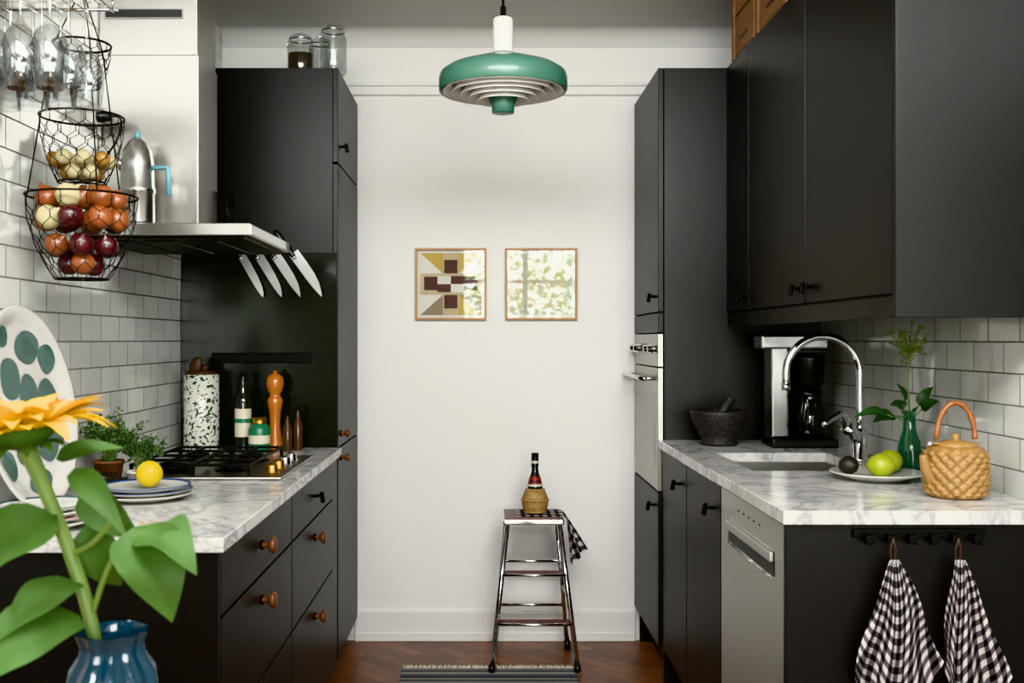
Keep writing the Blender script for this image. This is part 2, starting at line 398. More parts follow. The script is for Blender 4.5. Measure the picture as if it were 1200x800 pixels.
# right tall cabinet + oven
b=B('oven_tall_cabinet')
b.box(RF+.01,XR,3.80,3.82,0,2.28,CAB,.001); b.box(RF+.01,XR,YC-.02,YC,0.,2.28,CAB,.001)
b.box(RF+.01,XR,3.82,YC-.02,1.31,2.28,CAB,.001); b.box(RF+.01,XR,3.82,YC-.02,.13,.715,CAB,.001); b.box(RF+.06,XR,3.82,YC-.02,0,.13,CABDK,.001)
X=RF-.012
b.box(X,X+.02,3.80,YC-.003,1.383,2.28,CAB,.002); b.box(X,X+.02,3.80,YC-.003,1.306,1.377,CAB,.002); b.box(X,X+.02,3.80,YC-.003,.15,.716,CAB,.002)
pull(b,X,3.86,1.44); pull(b,X,3.88,.66)
b.done(True)
b=B('oven')
b.box(RF+.012,RF+.5,3.825,YB-.027,.722,1.302,BLK,.001)
b.box(X,X+.02,3.806,YB-.008,1.18,1.302,STEEL2,.002); b.box(X,X+.02,3.806,YB-.008,.722,1.176,STEEL2,.002)
b.box(X-.001,X,3.88,YB-.08,.80,1.08,M('oven_window','#6a6864',.12,metal=.4),.0)
for y in (3.87,3.97,4.23,4.33): b.lathe([(0,.028),(.014,.028),(.017,.004),(.02,0)],CHROME,(X,y,1.245),20,RXn)
b.box(X-.001,X,4.04,4.16,1.225,1.265,BLK,0)
b.tube([(X-.045,3.83,1.135),(X-.045,4.37,1.135)],.009,CHROME,12)
for y in (3.86,4.34): b.tube([(X,y,1.135),(X-.045,y,1.135)],.007,CHROME,8)
b.done(True)

# right base cabinet (panel built, open under sink)
b=B('sink_base_cabinet'); CT=CZR-.032
b.box(RF+.02,XR,3.782,3.798,.15,CT,CAB,.001); b.box(RF+.02,XR,2.855,2.873,.15,CT,CAB,.001)
b.box(RF+.02,XR,2.873,3.782,.15,.168,CAB,.001); b.box(XR-.012,XR,2.873,3.782,.168,CT,CAB,.001)
b.box(RF+.06,RF+.08,2.86,3.798,0,.15,CABDK,.001)
for y0,y1 in ((2.857,3.329),(3.335,3.797)): b.box(RF,RF+.02,y0,y1,.152,CT-.002,CAB,.002)
pull(b,RF,2.95,.80); pull(b,RF,3.44,.80); b.done(True)
b=B('cabinet_end_panel'); b.box(RF-.002,XR,2.235,2.253,0,CT,CAB,.001); b.done(True)
b=B('dishwasher')
b.box(RF+.025,XR-.02,2.262,2.848,.1,.87,STEEL2,.001); b.box(RF+.06,XR-.05,2.27,2.84,0,.1,BLK,.001)
b.box(RF,RF+.022,2.258,2.85,.15,.874,STEELD,.002)
hz0,hz1=.745,.80
b.box(RF-.004,RF,2.33,2.76,hz0-.008,hz0,CHROME,.001); b.box(RF-.004,RF,2.33,2.76,hz1,hz1+.006,CHROME,.001)
b.box(RF-.002,RF,2.33,2.76,hz0,hz1,BLK,0); b.box(RF-.012,RF-.002,2.33,2.76,hz1-.022,hz1,STEELD,.003)
for i in range(5): b.box(RF-.0015,RF,2.45+.05*i,2.462+.05*i,.838,.842,BLK,0)
b.done(True)
# right countertop with sink cut-out
sx0,sx1,sy0,sy1=.76,1.12,2.90,3.36
b=B('sink_countertop')
z0,z1=CZR-.03,CZR; ex=RF-.012
b.box(ex,XR,2.22,sy0,z0,z1,MARB,.002); b.box(ex,XR,sy1,3.798,z0,z1,MARB,.002)
b.box(ex,sx0,sy0,sy1,z0,z1,MARB,0); b.box(sx1,XR,sy0,sy1,z0,z1,MARB,0); b.done(True)
b=B('sink')
t=.004; zb=.74
b.box(sx0-.01,sx0+t,sy0-.01,sy1+.01,zb,z0-.0005,STEEL2,.001); b.box(sx1-t,sx1+.01,sy0-.01,sy1+.01,zb,z0-.0005,STEEL2,.001)
b.box(sx0,sx1,sy0-.01,sy0+t,zb,z0-.0005,STEEL2,.001); b.box(sx0,sx1,sy1-t,sy1+.01,zb,z0-.0005,STEEL2,.001)
b.box(sx0,sx1,sy0,sy1,zb-.004,zb,STEEL2,.001); b.lathe([(0,.002),(.03,.002),(.035,.0)],CHROME,(.94,3.13,zb),24); b.done(True)

# wall cabinets right
b=B('wall_cabinet')
UX=.90
b.box(UX+.02,XR,2.262,3.797,1.375,2.28,CAB,.001)
b.box(UX-.001,XR,2.244,2.262,1.329,2.28,CAB,.001)
b.box(UX+.004,UX+.022,2.262,3.797,1.329,1.376,CAB,.001)
for y0,y1 in ((2.265,2.877),(2.883,3.487),(3.493,3.797)): b.box(UX,UX+.02,y0,y1,1.382,2.28,CAB,.002)
pull(b,UX,2.83,1.425,-1,.018); pull(b,UX,2.93,1.425,-1,.018); pull(b,UX,3.54,1.425,-1,.018)
b.done(True)

# range hood
b=B('range_hood')
b.box(XL,-.63,2.80,3.37,1.563,1.597,STEEL,.003)
b.box(XL+.01,-.65,2.82,3.35,1.556,1.563,FIL,.002)
for x in (-1.02,-.90,-.78): b.box(x-.045,x+.045,2.87,3.30,1.552,1.557,FIL,.002)
b.box(-.632,-.626,2.81,3.36,1.567,1.593,CHROME,.001)
b.box(XL,-.818,2.975,3.19,1.597,2.10,STEEL,.002); b.box(XL,-.822,2.979,3.186,2.10,ZC-.001,STEEL,.002)
b.box(-1.09,-.86,2.9755,2.9785,2.205,2.235,CHROME,.001); b.box(-1.085,-.865,2.974,2.978,2.209,2.231,BLK,0)
b.done(True)
# grid trivet leaning on the hood chimney
b=B('wire_trivet')
for i in range(4): 
    b.tube([(-.78,3.20+.032*i,1.602),(-.80,3.20+.032*i,1.745)],.0035,BLKM,6)
for i in range(4): b.tube([(-.78-.02*i/3,3.195,1.605+.044*i),(-.78-.02*i/3,3.305,1.605+.044*i)],.0035,BLKM,6)
b.tube([(-.78,3.20,1.602),(-.80,3.296,1.74)],.0035,BLKM,6); b.tube([(-.78,3.296,1.602),(-.80,3.20,1.74)],.0035,BLKM,6)
b.done()
# moka pot
b=B('coffee_pot')
o=(-.958,2.87,1.598)
b.lathe([(0,0),(.045,0),(.047,.01),(.046,.085),(.049,.09),(.049,.10),(.046,.105),(.044,.17),(.038,.205),(.025,.23),(.008,.243),(0,.244)],ALU,o,36)
b.lathe([(0,.262),(.008,.258),(.010,.25),(.006,.243)],TURQ,o,16)
b.tube([(o[0]+.044,o[1],o[2]+.16),(o[0]+.085,o[1],o[2]+.16),(o[0]+.088,o[1],o[2]+.08)],.0075,TURQ,8)
b.tube([(o[0]-.04,o[1]-.0,o[2]+.16),(o[0]-.062,o[1],o[2]+.19)],[.014,.006],ALU,10); b.done()
# socket
b=B('wall_socket')
b.box(XL,XL+.012,2.93,2.965,1.86,1.95,PLUG,.003)
b.box(XL,XL+.03,2.86,2.925,1.88,1.93,PLUG,.006); b.lathe([(0,.04),(.012,.04),(.018,.0)],BLK,(XL+.03,2.89,1.905),16,RX); 
b.tube([(XL+.06,2.89,1.905),(XL+.09,2.90,1.90),(XL+.07,2.93,1.85),(XL+.015,2.95,1.78)],.003,BLK,6,sub=5); b.done()
# knives on magnetic rack (dark handles up, steel blades hanging down to the right)
b=B('knife_rack'); b.box(-.95,-.70,3.776,3.7915,1.595,1.625,BLKM,.002); b.done()
for i,px in enumerate((-.905,-.845,-.785,-.715)):
    b=B('kitchen_knife')
    a=math.radians(30+2*i)
    d=Vector((math.sin(a),0,-math.cos(a))); s=Vector((-d.z,0,d.x)); top=Vector((px,3.768,1.635))
    w=.030+.003*i; Lb=.225+.004*i
    prof=[(.045,0,1),(.10,0,1),(.15,0,.95),(.19,.03,.78),(.215,.12,.52),(Lb,.2,.24)]
    tb=bmesh.new(); up_=[];lo_=[]
    for (t,a0,a1) in prof:
        for lst,q in ((up_,a0),(lo_,a1)):
            P0=top+d*t+s*w*(q-.5); lst.append((tb.verts.new(P0+Vector((0,-.0012,0))),tb.verts.new(P0+Vector((0,.0012,0)))))
    for k in range(len(prof)-1):
        for j in (0,1): tb.faces.new((up_[k][j],up_[k+1][j],lo_[k+1][j],lo_[k][j]))
        for l in (up_,lo_): tb.faces.new((l[k][0],l[k+1][0],l[k+1][1],l[k][1]))
    b._add(tb,BLADE,False)
    c=-s*w*.22
    b.tube([top+d*.06+c,top+d*.045+c,top+d*.0+c,top-d*.045+c,top-d*.06+c],[.008,.010,.011,.012,.007],BLK,14,sub=3)
    b.tube([top+d*.055+c,top+d*.068+c],.0075,CHROME,12)
    b.done()

# gas cooktop
b=B('gas_cooktop')
cx0,cx1,cy0,cy1=-1.02,-.565,2.90,3.46; z=CZL+.0005
b.box(cx0,cx1,cy0,cy1,z,z+.008,STEEL2,.003)
for (x,y,r) in ((-.91,3.04,.04),(-.91,3.32,.032),(-.74,3.30,.04),(-.74,3.05,.028)):
    b.lathe([(r+.02,.008),(r+.016,.012),(r+.006,.016),(r,.02),(r,.03),(0,.032)],BLKM,(x,y,z),24)
for x0,x1 in ((-1.0,-.835),(-.825,-.665)):
    h=z+.042
    for x in (x0,x1,(x0+x1)/2): b.box(x-.004,x+.004,2.94,3.43,h-.008,h,BLKM,.001)
    for y in (2.94,3.06,3.18,3.31,3.43): b.box(x0,x1,y-.004,y+.004,h-.008,h,BLKM,.001)
    for x in (x0,x1):
        for y in (2.945,3.425): b.box(x-.005,x+.005,y-.005,y+.005,z+.006,h,BLKM,.001)
for y in (3.0,3.1,3.2,3.3): b.lathe([(.022,.008),(.018,.012),(.016,.03),(.013,.034),(0,.034)],GOLD if y<3.15 else CHROME,(-.61,y,z),20)
b.done()

# ---- items behind cooktop
z=CZL+.0005
b=B('utensil_canister'); o=(-1.0,3.68,z)
b.lathe([(0,0),(.06,0),(.062,.004),(.062,.27),(.058,.272),(.056,.268),(.056,.012),(0,.012)],TERR,o,36)
b.lathe([(0,.284),(.05,.282),(.056,.27),(.05,.266)],DKW,o,24); b.ell((-1.02,3.68,z+.30),(.022,.012,.035),DKW,(0,.3,0)); b.tube([(-.99,3.68,z+.28),(-.985,3.68,z+.305)],.012,DKW,10); b.done()
b=B('olive_oil_bottle'); o=(-.852,3.68,z)
b.lathe([(0,0),(.027,0),(.029,.005),(.029,.17),(.024,.19),(.012,.215),(.011,.25)],BOTG,o,28)
b.lathe([(.0295,.05),(.0295,.15)],CREAM,o,28); b.lathe([(.0297,.10),(.0297,.115)],GRNT,o,28); b.lathe([(.013,.25),(.013,.275),(0,.276)],BLK,o,16); b.done()
b=B('spice_tin'); o=(-.785,3.64,z)
b.lathe([(0,0),(.037,0),(.038,.004),(.038,.08),(.030,.095),(.022,.1)],GRNT,o,28); b.lathe([(.0385,.03),(.0385,.06)],CREAM,o,28); b.lathe([(.024,.1),(.024,.12),(0,.122)],GOLD,o,20); b.done()
b=B('pepper_mill'); o=(-.742,3.70,z)
b.lathe([(0,0),(.031,0),(.032,.012),(.028,.03),(.02,.07),(.018,.10),(.021,.14),(.027,.165),(.028,.18),(.021,.19),(.018,.2),(.026,.212),(.032,.235),(.029,.258),(.018,.27),(.006,.274),(.008,.282),(0,.286)],MILLW,o,32); b.done()
for x,y,h in ((-.69,3.66,.13),(-.66,3.70,.15)):
    b=B('oil_bottle'); o=(x,y,z)
    b.lathe([(0,0),(.015,0),(.016,.004),(.016,h*.6),(.008,h*.75),(.007,h*.9)],OIL,o,20); b.lathe([(.009,h*.88),(.009,h),(0,h)],BLK,o,12); b.done()

# ---- pendant lamp
b=B('pendant_lamp'); o=(.065,3.2,0)
zt=2.17
b.lathe([(.0,zt),(.03,zt),(.045,zt-.012),(.10,zt-.026),(.17,zt-.05),(.193,zt-.065),(.199,zt-.08),(.199,zt-.118),(.196,zt-.122)],PGREEN,o,64)
b.lathe([(.196,zt-.122),(.193,zt-.118),(.19,zt-.085),(.165,zt-.055),(.10,zt-.03),(.03,zt-.02)],PWHITE,o,64)
for r,zz in ((.180,zt-.118),(.155,zt-.124),(.129,zt-.131),(.102,zt-.139),(.074,zt-.147)):
    b.lathe([(r-.017,zz+.026),(r+.006,zz-.006),(r+.0075,zz-.005),(r-.0155,zz+.027),(r-.017,zz+.026)],PWHITE,o,56)
for k in range(3):
    a=k*2*pi/3+.4; b.tube([(o[0]+.03*math.cos(a),o[1]+.03*math.sin(a),zt-.115),(o[0]+.19*math.cos(a),o[1]+.19*math.sin(a),zt-.095)],.002,PWHITE,6)
b.lathe([(.046,zt-.13),(.044,zt-.145),(.035,zt-.165),(.034,zt-.188),(0,zt-.188)],PGREEN,o,40)
b.lathe([(.046,zt-.13),(.02,zt-.06),(.02,zt-.02)],PWHITE,o,40)
b.lathe([(.031,zt-.002),(.031,zt+.1),(.028,zt+.105),(.012,zt+.107)],PWHITE,o,32)
b.tube([(o[0],o[1],zt+.1),(o[0],o[1],ZC-.001)],.004,BLK,8); b.lathe([(.009,zt+.105),(.009,zt+.14),(0,zt+.15)],BLK,o,12)
b.lathe([(.05,ZC-.002),(.045,ZC-.03),(0,ZC-.032)],PWHITE,o,24); b.done()

# ---- pictures
def frame(name,x0,x1,z0,z1,art):
    b=B(name); w=.009; y1=YB-.001; y0=YB-.022
    b.box(x0,x1,y0,y1,z0,z0+w,OAK,.001); b.box(x0,x1,y0,y1,z1-w,z1,OAK,.001); b.box(x0,x0+w,y0,y1,z0+w,z1-w,OAK,.001); b.box(x1-w,x1,y0,y1,z0+w,z1-w,OAK,.001)
    b.box(x0+w,x1-w,y1-.006,y1-.003,z0+w,z1-w,WHTP,0)
    Y=y1-.0065; X0=x0+w;X1=x1-w;Z0=z0+w;Z1=z1-w; W=X1-X0;H=Z1-Z0
    def q(a,c,d,e,m,k=0): b.poly([(X0+W*a,Y-k,Z0+H*c),(X0+W*d,Y-k,Z0+H*c),(X0+W*d,Y-k,Z0+H*e),(X0+W*a,Y-k,Z0+H*e)],m)
    def t(p,m,k=0): b.poly([(X0+W*a,Y-k,Z0+H*c) for a,c in p],m)
    if art:
        q(.04,.04,.96,.96,BEIG)
        k=.0003
        t([(.04,.96),(.38,.96),(.38,.66)],MUST,k); t([(.96,.96),(.62,.96),(.62,.66)],MUST,k); t([(.04,.04),(.38,.04),(.38,.34)],GRYP,k); t([(.96,.04),(.62,.04),(.62,.34)],MUST,k)
        t([(.04,.96),(.04,.66),(.38,.66)],WHTP,k); t([(.96,.96),(.96,.66),(.62,.66)],WHTP,k); t([(.04,.04),(.04,.34),(.38,.34)],WHTP,k); t([(.96,.04),(.96,.34),(.62,.34)],GRYP,k)
        k=.0006
        for c in ((.40,.66,.60,.86),(.40,.14,.60,.34),(.10,.41,.30,.61),(.70,.41,.90,.61)): q(c[0],c[1],c[2],c[3],BURG,k)
        q(.30,.38,.50,.50,BURG,k); q(.50,.50,.70,.62,BURG,k); q(.30,.50,.50,.62,WHTP,k); q(.50,.38,.70,.50,WHTP,k)
    else:
        q(.05,.05,.95,.95,M('print_grey','#b0b09e',.8)); 
        for i in range(4): q(.12+.2*i,.15,.24+.2*i,.85,BEIG,.0003)
    b.box(X0,X1,Y-.004,Y-.002,Z0,Z1,PANE,0)
    b.done()
frame('framed_print',-.284,.018,1.364,1.669,True)
frame('framed_print',.098,.404,1.364,1.669,False)

# ---- stool
b=B('step_stool'); cx,cy,zs=.2,4.11,.59
top=[(cx-.1,cy-.09),(cx+.1,cy-.09),(cx+.1,cy+.09),(cx-.1,cy+.09)]; ft=[(cx-.165,cy-.16),(cx+.168,cy-.16),(cx+.155,cy+.17),(cx-.15,cy+.17)]
def leg(i,z): 
    t=1-z/(zs-.02); return (top[i][0]+(ft[i][0]-top[i][0])*t,top[i][1]+(ft[i][1]-top[i][1])*t,z)
for i in range(4):
    g=.0095 if i<2 else .001
    b.tube([leg(i,.03),leg(i,zs-.02)],.0105,CHROME,12); b.tube([leg(i,g),leg(i,.035)],.0135,BLK,12)
b.box(cx-.12,cx+.12,cy-.11,cy+.11,zs-.03,zs-.006,CHROME,.008); b.box(cx-.112,cx+.112,cy-.102,cy+.102,zs-.008,zs,REDW,.003)
for z in (.375,.19):
    l=leg(0,z);r=leg(1,z); b.box(l[0],r[0],l[1]-.012,l[1]+.05,z-.008,z+.002,REDW,.002); b.tube([(l[0],l[1]-.013,z-.003),(r[0],r[1]-.013,z-.003)],.006,CHROME,8)
    l=leg(3,z);r=leg(2,z); b.tube([l,r],.007,CHROME,8)
for z in (.28,):
    for i,j in ((0,3),(1,2)): b.tube([leg(i,z),leg(j,z)],.006,CHROME,8)
b.done()
b=B('checked_napkin')
def nap(u,v):
    L=.345*v; x=.135+L; z=zs+.003+.0015*math.sin(u*20)
    y=4.005+.17*u+.012*math.sin(v*7)
    if x>.322:
        e=x-.322; z=zs+.002-e*(1.10-.20*u); x=.326+e*(.12+.50*u)+.010*math.sin(u*14+v*3)*e/.12
        y+=e*(-.35+.2*u)
    return (x,y,max(z,.3))
b.grid(nap,24,34,GING2,lambda u,v:(u*.2,v*.345),.0012); b.done()
b=B('wine_bottle'); o=(.21,4.10,zs+.0055)
wv=lambda a,z,r: .0012*math.sin(a*24+z*300)
b.lathe([(0,0),(.036,0),(.046,.012),(.052,.035),(.05,.06),(.04,.085),(.026,.1)],STRAW,o,72,fn=wv)
for zz,r in ((.005,.042),(.05,.053),(.09,.036)): b.ring((o[0],o[1],o[2]+zz),r,.004,STRAW,36)
b.lathe([(.03,.088),(.031,.1),(.026,.125),(.016,.155),(.0135,.17),(.013,.205)],BOTG,o,28)
b.lathe([(.0285,.115),(.021,.143)],REDL,o,28); b.lathe([(.0305,.105),(.0288,.114)],CREAM,o,28); b.lathe([(.0145,.18),(.0145,.235),(0,.236)],BLK,o,20); b.lathe([(.0149,.195),(.0149,.205)],CREAM,o,20); b.done()
# ---- rug
b=B('rug'); b.box(-.31,.36,2.3,4.005,.001,.008,RUG,.003)
for i in range(90):
    x=-.305+.66*i/89; b.tube([(x,4.003,.006),(x+random.uniform(-.004,.004),4.03,.005),(x+random.uniform(-.01,.01),4.05,.003)],.0035,FRNG,5)
b.done()

# ---- glass jars on left tall cabinet
for x,y,r,h,full in ((-.685,3.90,.050,.15,1),(-.622,3.985,.043,.16,0),(-.560,3.89,.050,.185,0)):
    b=B('glass_jar'); o=(x,y,2.281)
    b.lathe([(0,0),(r*.92,0),(r,.01),(r,h*.7),(r*.8,h*.8),(r*.8,h*.86)],GLASS,o,32); b.lathe([(r*.95,.006),(r*.95,h*.68),(r*.76,h*.8)],GLASS,o,32)
    b.lathe([(r*.86,h*.87),(r*.88,h*.9),(r*.86,h*.94),(r*.5,h),(0,h)],GLASS,o,32)
    b.ring((x,y,2.281+h*.865),r*.86,.003,CHROME,32)
    b.tube([(x-r*.86,y,2.281+h*.86),(x-r*1.02,y,2.281+h*.78),(x-r*1.0,y,2.281+h*.65)],.002,CHROME,6)
    if full: b.lathe([(0,.008),(r*.93,.008),(r*.93,h*.5),(0,h*.53)],BEAN,o,28)
    b.done()
# ---- crates
for y0,y1,zc in ((3.42,3.72,.30),(3.06,3.40,.26)):
    b=B('wooden_crate'); x0,x1=.905,1.2; z0=2.281
    b.box(x0,x1,y0,y1,z0,z0+.01,PINE,.001)
    n=2
    for i in range(n):
        a=z0+.012+(zc-.012)*i/n; c=z0+(zc)*(i+1)/n-.004
        b.box(x0,x0+.01,y0,y1,a,c,PINE,.001); b.box(x1-.01,x1,y0,y1,a,c,PINE,.001); b.box(x0+.01,x1-.01,y0,y0+.01,a,c,PINE,.001); b.box(x0+.01,x1-.01,y1-.01,y1,a,c,PINE,.001)
    b.box(x0-.006,x0,y0,y0+.03,z0,z0+zc,PINE,.001); b.box(x0-.006,x0,y1-.03,y1,z0,z0+zc,PINE,.001)
    b.box(x0-.002,x0,(y0+y1)/2-.04,(y0+y1)/2+.04,z0+.19,z0+.215,DKW,.001); b.box(x0-.001,x0,(y0+y1)/2-.05,(y0+y1)/2+.05,z0+.05,z0+.065,DKW,0)
    b.done()

# ---- towel rail + towels
b=B('peg_rail'); yr=2.2345
b.box(.80,1.085,yr-.010,yr,.872-.02,.872,BLKM,.002)
px=[.83+.0463*i for i in range(6)]
for x in px: b.box(x-.009,x+.009,yr-.03,yr-.008,.842,.862,BLKM,.003)
b.done()
def towel(x,z,wl,wr,ph,lm):
    b=B('gingham_towel'); y=yr-.022
    b.tube([(x,y-.012,z+.045),(x-.006,y-.011,z+.02),(x-.004,y-.010,z-.005),(x+.004,y-.010,z-.005),(x+.006,y-.011,z+.02),(x,y-.012,z+.045)],.0018,DKW,6)
    def f(u,v):
        q=(u-.5)*2; a=v**.85
        w=(wl if q<0 else wr)
        L=lm-(lm-.23)*abs(q)**1.4+.02*math.sin(q*5+ph)
        xx=x+q*(.010+w*a)+.010*math.sin(6*v+ph)*v+.008*math.sin(q*9+ph)*a
        yy=y-.018+.014*math.sin(q*9+ph)*min(1,.25+a)*1.0+.006*math.sin(q*17+ph*2)*a
        return (xx,yy,z-L*v)
    b.grid(f,60,50,GING,lambda u,v:(u*.26+v*.05,v*.42-.10*abs(u-.5)*v),.0012); b.done()
towel(px[1],.812,.072,.092,.4,.42); towel(px[4],.812,.032,.095,2.2,.44)

# ---- right counter objects
z=CZR+.0005
b=B('kitchen_faucet'); fy=3.13
fx=1.145
b.lathe([(0,0),(.028,0),(.028,.008),(.022,.012),(.022,.09),(.018,.10),(.0,.10)],CHROME,(fx,fy,z),28)
R=.112; zc=z+.265
pts=[(fx,fy,z+.09),(fx,fy,z+.18)]+[(fx-R+R*math.cos(a),fy,zc+R*math.sin(a)) for a in [i*pi/14 for i in range(15)]]+[(fx-2*R,fy,zc-.03)]
b.tube(pts,.0115,CHROME,16,sub=2); b.tube([(fx-2*R,fy,zc-.03),(fx-2*R,fy,zc-.05)],.0135,CHROME,16)
b.tube([(fx,fy,z+.06),(fx-.055,fy-.03,z+.11)],[.021,.019],CHROME,16); b.tube([(fx-.05,fy-.028,z+.108),(fx-.075,fy-.05,z+.145),(fx-.135,fy-.07,z+.115)],[.015,.011,.007],CHROME,12,sub=5)
b.done()
b=B('coffee_maker'); x0=.985;y0=3.50; zt=z+.385
b.box(x0,x0+.225,y0,y0+.15,z,z+.03,BLK,.006)
b.lathe([(0,.03),(.06,.03),(.06,.034),(0,.034)],BLKM,(x0+.145,y0+.075,z),28)
b.box(x0+.005,x0+.065,y0+.03,y0+.13,z+.03,zt-.02,ALU,.008)
b.box(x0-.03,x0+.2,y0+.025,y0+.135,zt-.05,zt,ALU,.008); b.box(x0+.03,x0+.20,y0+.035,y0+.125,zt-.065,zt-.05,BLK,.004)
b.lathe([(.035,.20),(.052,.22),(.056,.30),(.058,.315),(0,.316)],BLK,(x0+.145,y0+.075,z),28)
b.lathe([(0,.036),(.055,.036),(.062,.05),(.060,.11),(.045,.16),(.042,.175),(.044,.18)],CARA,(x0+.145,y0+.075,z),32)
b.lathe([(.045,.178),(.047,.19),(0,.197)],BLK,(x0+.145,y0+.075,z),28)
b.tube([(x0+.145-.03,y0+.03,z+.17),(x0+.10,y0-.015,z+.165),(x0+.09,y0-.02,z+.10),(x0+.115,y0+.02,z+.06)],.007,BLK,8,sub=5); b.done()
b=B('mortar_and_pestle'); o=(.83,3.62,z)
b.lathe([(0,0),(.062,0),(.066,.008),(.058,.02),(.07,.04),(.092,.08),(.1,.11),(.1,.12),(.085,.12),(.075,.09),(.04,.05),(0,.042)],GRAN,o,40)
b.tube([(o[0]-.02,o[1],z+.065),(o[0]+.02,o[1]-.01,z+.13),(o[0]+.04,o[1]-.015,z+.165)],[.02,.016,.02],GRAN,14,sub=4); b.done()
b=B('serving_plate'); o=(1.04,2.72,z)
b.lathe([(0,0),(.07,0),(.075,.004),(.118,.018),(.121,.021),(.117,.022),(.07,.009),(0,.008)],PORC,o,48); b.done()
def lemon(name,x,y,zz,r,mat,rot):
    b=B(name); X=Euler(rot).to_matrix().to_4x4()
    b.lathe([(0,-r*1.25),(r*.15,-r*1.2),(r*.35,-r*1.02),(r*.75,-r*.7),(r,-r*.1),(r*.98,r*.2),(r*.72,r*.75),(r*.3,r*1.03),(0,r*1.15)],mat,(x,y,zz+r),24,X); b.done()
lemon('green_lemon',1.035,2.68,z+.009,.032,LIME,(1.5,.2,.9)); lemon('green_lemon',1.09,2.76,z+.012,.031,LIME,(1.4,0,2)); lemon('avocado',.965,2.72,z+.012,.025,AVO,(1.5,0,.5))
b=B('vase_with_plant'); o=(1.175,2.84,z)
b.lathe([(0,0),(.03,0),(.033,.01),(.033,.05),(.028,.09),(.018,.12),(.015,.16),(.019,.172)],GRNGL,o,28)
b.lathe([(0,.01),(.029,.012),(.029,.06),(0,.06)],GRNGL,o,20)
V=Vector(o)
b.tube([V+Vector((0,0,.02)),V+Vector((0,0,.17)),V+Vector((-.005,0,.26)),V+Vector((.002,0,.34))],.0025,STEMG,6,sub=4)
for tx,ty,tz,hw in ((-.10,0,.14,.028),(.07,-.03,.20,.026),(-.05,-.03,.25,.02),(.065,.0,.24,.018),(-.03,.03,.2,.02),(.02,-.05,.19,.02),(-.16,-.02,.155,.022),(-.07,-.04,.19,.024)):
    bs=V+Vector((tx*.15,ty*.15,.165)); tp=V+Vector((tx,ty,tz)); b.tube([V+Vector((0,0,.14)),bs.lerp(tp,.3)],.0015,STEMG,5); b.leaf(bs.lerp(tp,.3),tp,hw,LEAFD,up=(0,-.7,1),droop=.15)
for i in range(46):
    a=random.uniform(0,6.28); rr=random.uniform(.01,.052); hh=random.uniform(.33,.42)
    s0=V+Vector((0,0,.33)); e=V+Vector((rr*math.cos(a),rr*math.sin(a),hh-rr*.5)); b.tube([s0,e],.0008,DILL,4)
    ee=e.copy(); b.leaves(12,lambda:ee+Vector((random.uniform(-.008,.008),random.uniform(-.008,.008),random.uniform(-.006,.006))),.008,DILL)
b.done()
b=B('teapot'); o=(1.11,2.42,z)
def lat(a,zz,r): 
    if .008<zz<.107: return .0050*(abs(math.sin(a*8+zz*120))+abs(math.sin(a*8-zz*120))-1)+.0012*math.sin(zz*1100)
    return 0
prof=[(0,0),(.055,0),(.062,.004)]+[(.066+.004*math.sin(i/48*pi),.008+.1*i/48) for i in range(49)]+[(.06,.116),(.045,.12)]
b.lathe(prof,TEAP,o,160,fn=lat)
b.lathe([(.046,.12),(.044,.126),(.02,.132),(.008,.134),(.01,.146),(0,.15)],TEAP,o,32)
b.tube([(o[0]-.055,o[1]-.01,z+.04),(o[0]-.075,o[1]-.015,z+.065),(o[0]-.085,o[1]-.02,z+.10)],[.018,.013,.008],TEAP,14,sub=5)
for sgn in (-1,1): b.ring((o[0]+sgn*.045,o[1],z+.125),.008,.003,TEAP,14)
hp=[(o[0]+.045*math.cos(a)*1.0,o[1],z+.135+.085*math.sin(a)) for a in [i*pi/16 for i in range(17)]]
b.tube(hp,[.0055 if i%3 else .0075 for i in range(17)],BAMB,10,sub=2); b.done()

# ---- left counter objects
z=CZL+.0005
b=B('oval_platter')
lean=math.radians(9)
c=Vector((XL+.058,2.36,z+.237)); 
def pl(rr,off): 
    def g(a):
        p=Vector((off, .24*rr*math.cos(a), .235*rr*math.sin(a)*1.0)); m=Matrix.Rotation(-lean,3,'Y'); return c+m@p
    return g
rings=[(0.001,.0),(.7,.0),(.8,.003),(.96,.018),(1,.02),(1,.024),(.95,.023),(.8,.009),(.7,.006),(0.001,.006)]
def plf(u,v):
    k=u*(len(rings)-1); i=min(int(k),len(rings)-2); t=k-i; rr=rings[i][0]*(1-t)+rings[i+1][0]*t; of=rings[i][1]*(1-t)+rings[i+1][1]*t
    return pl(rr,of)(v*2*pi)
b.grid(plf,27,48,PORC)
random.seed(3)
for (yy,zz,ry,rz) in ((.12,.02,.050,.048),(.045,.14,.06,.042),(-.06,.07,.055,.05),(.02,.03,.048,.052),(-.15,.0,.05,.045),(.08,-.085,.058,.050),(-.04,-.08,.05,.05),(-.08,.165,.04,.025),(.135,.11,.038,.038),(.01,-.17,.06,.03),(.155,-.06,.022,.035),(-.13,-.12,.04,.035)):
    m=Matrix.Rotation(-lean,3,'Y'); pts=[]
    for k in range(24):
        t=2*pi*k/24; y2=yy+ry*.95*math.cos(t)*(1+.12*math.sin(2*t+yy*20)); z2=zz+rz*.95*math.sin(t)
        e=math.hypot(y2/.24,z2/.235)
        of=.0078 if e<.7 else (.0078+(e-.7)*.035 if e<.8 else .0115+(e-.8)/.16*.014)
        pts.append(c+m@Vector((of,y2,z2)))
    b.poly(pts,GREYG)
b.done()
random.seed(11)
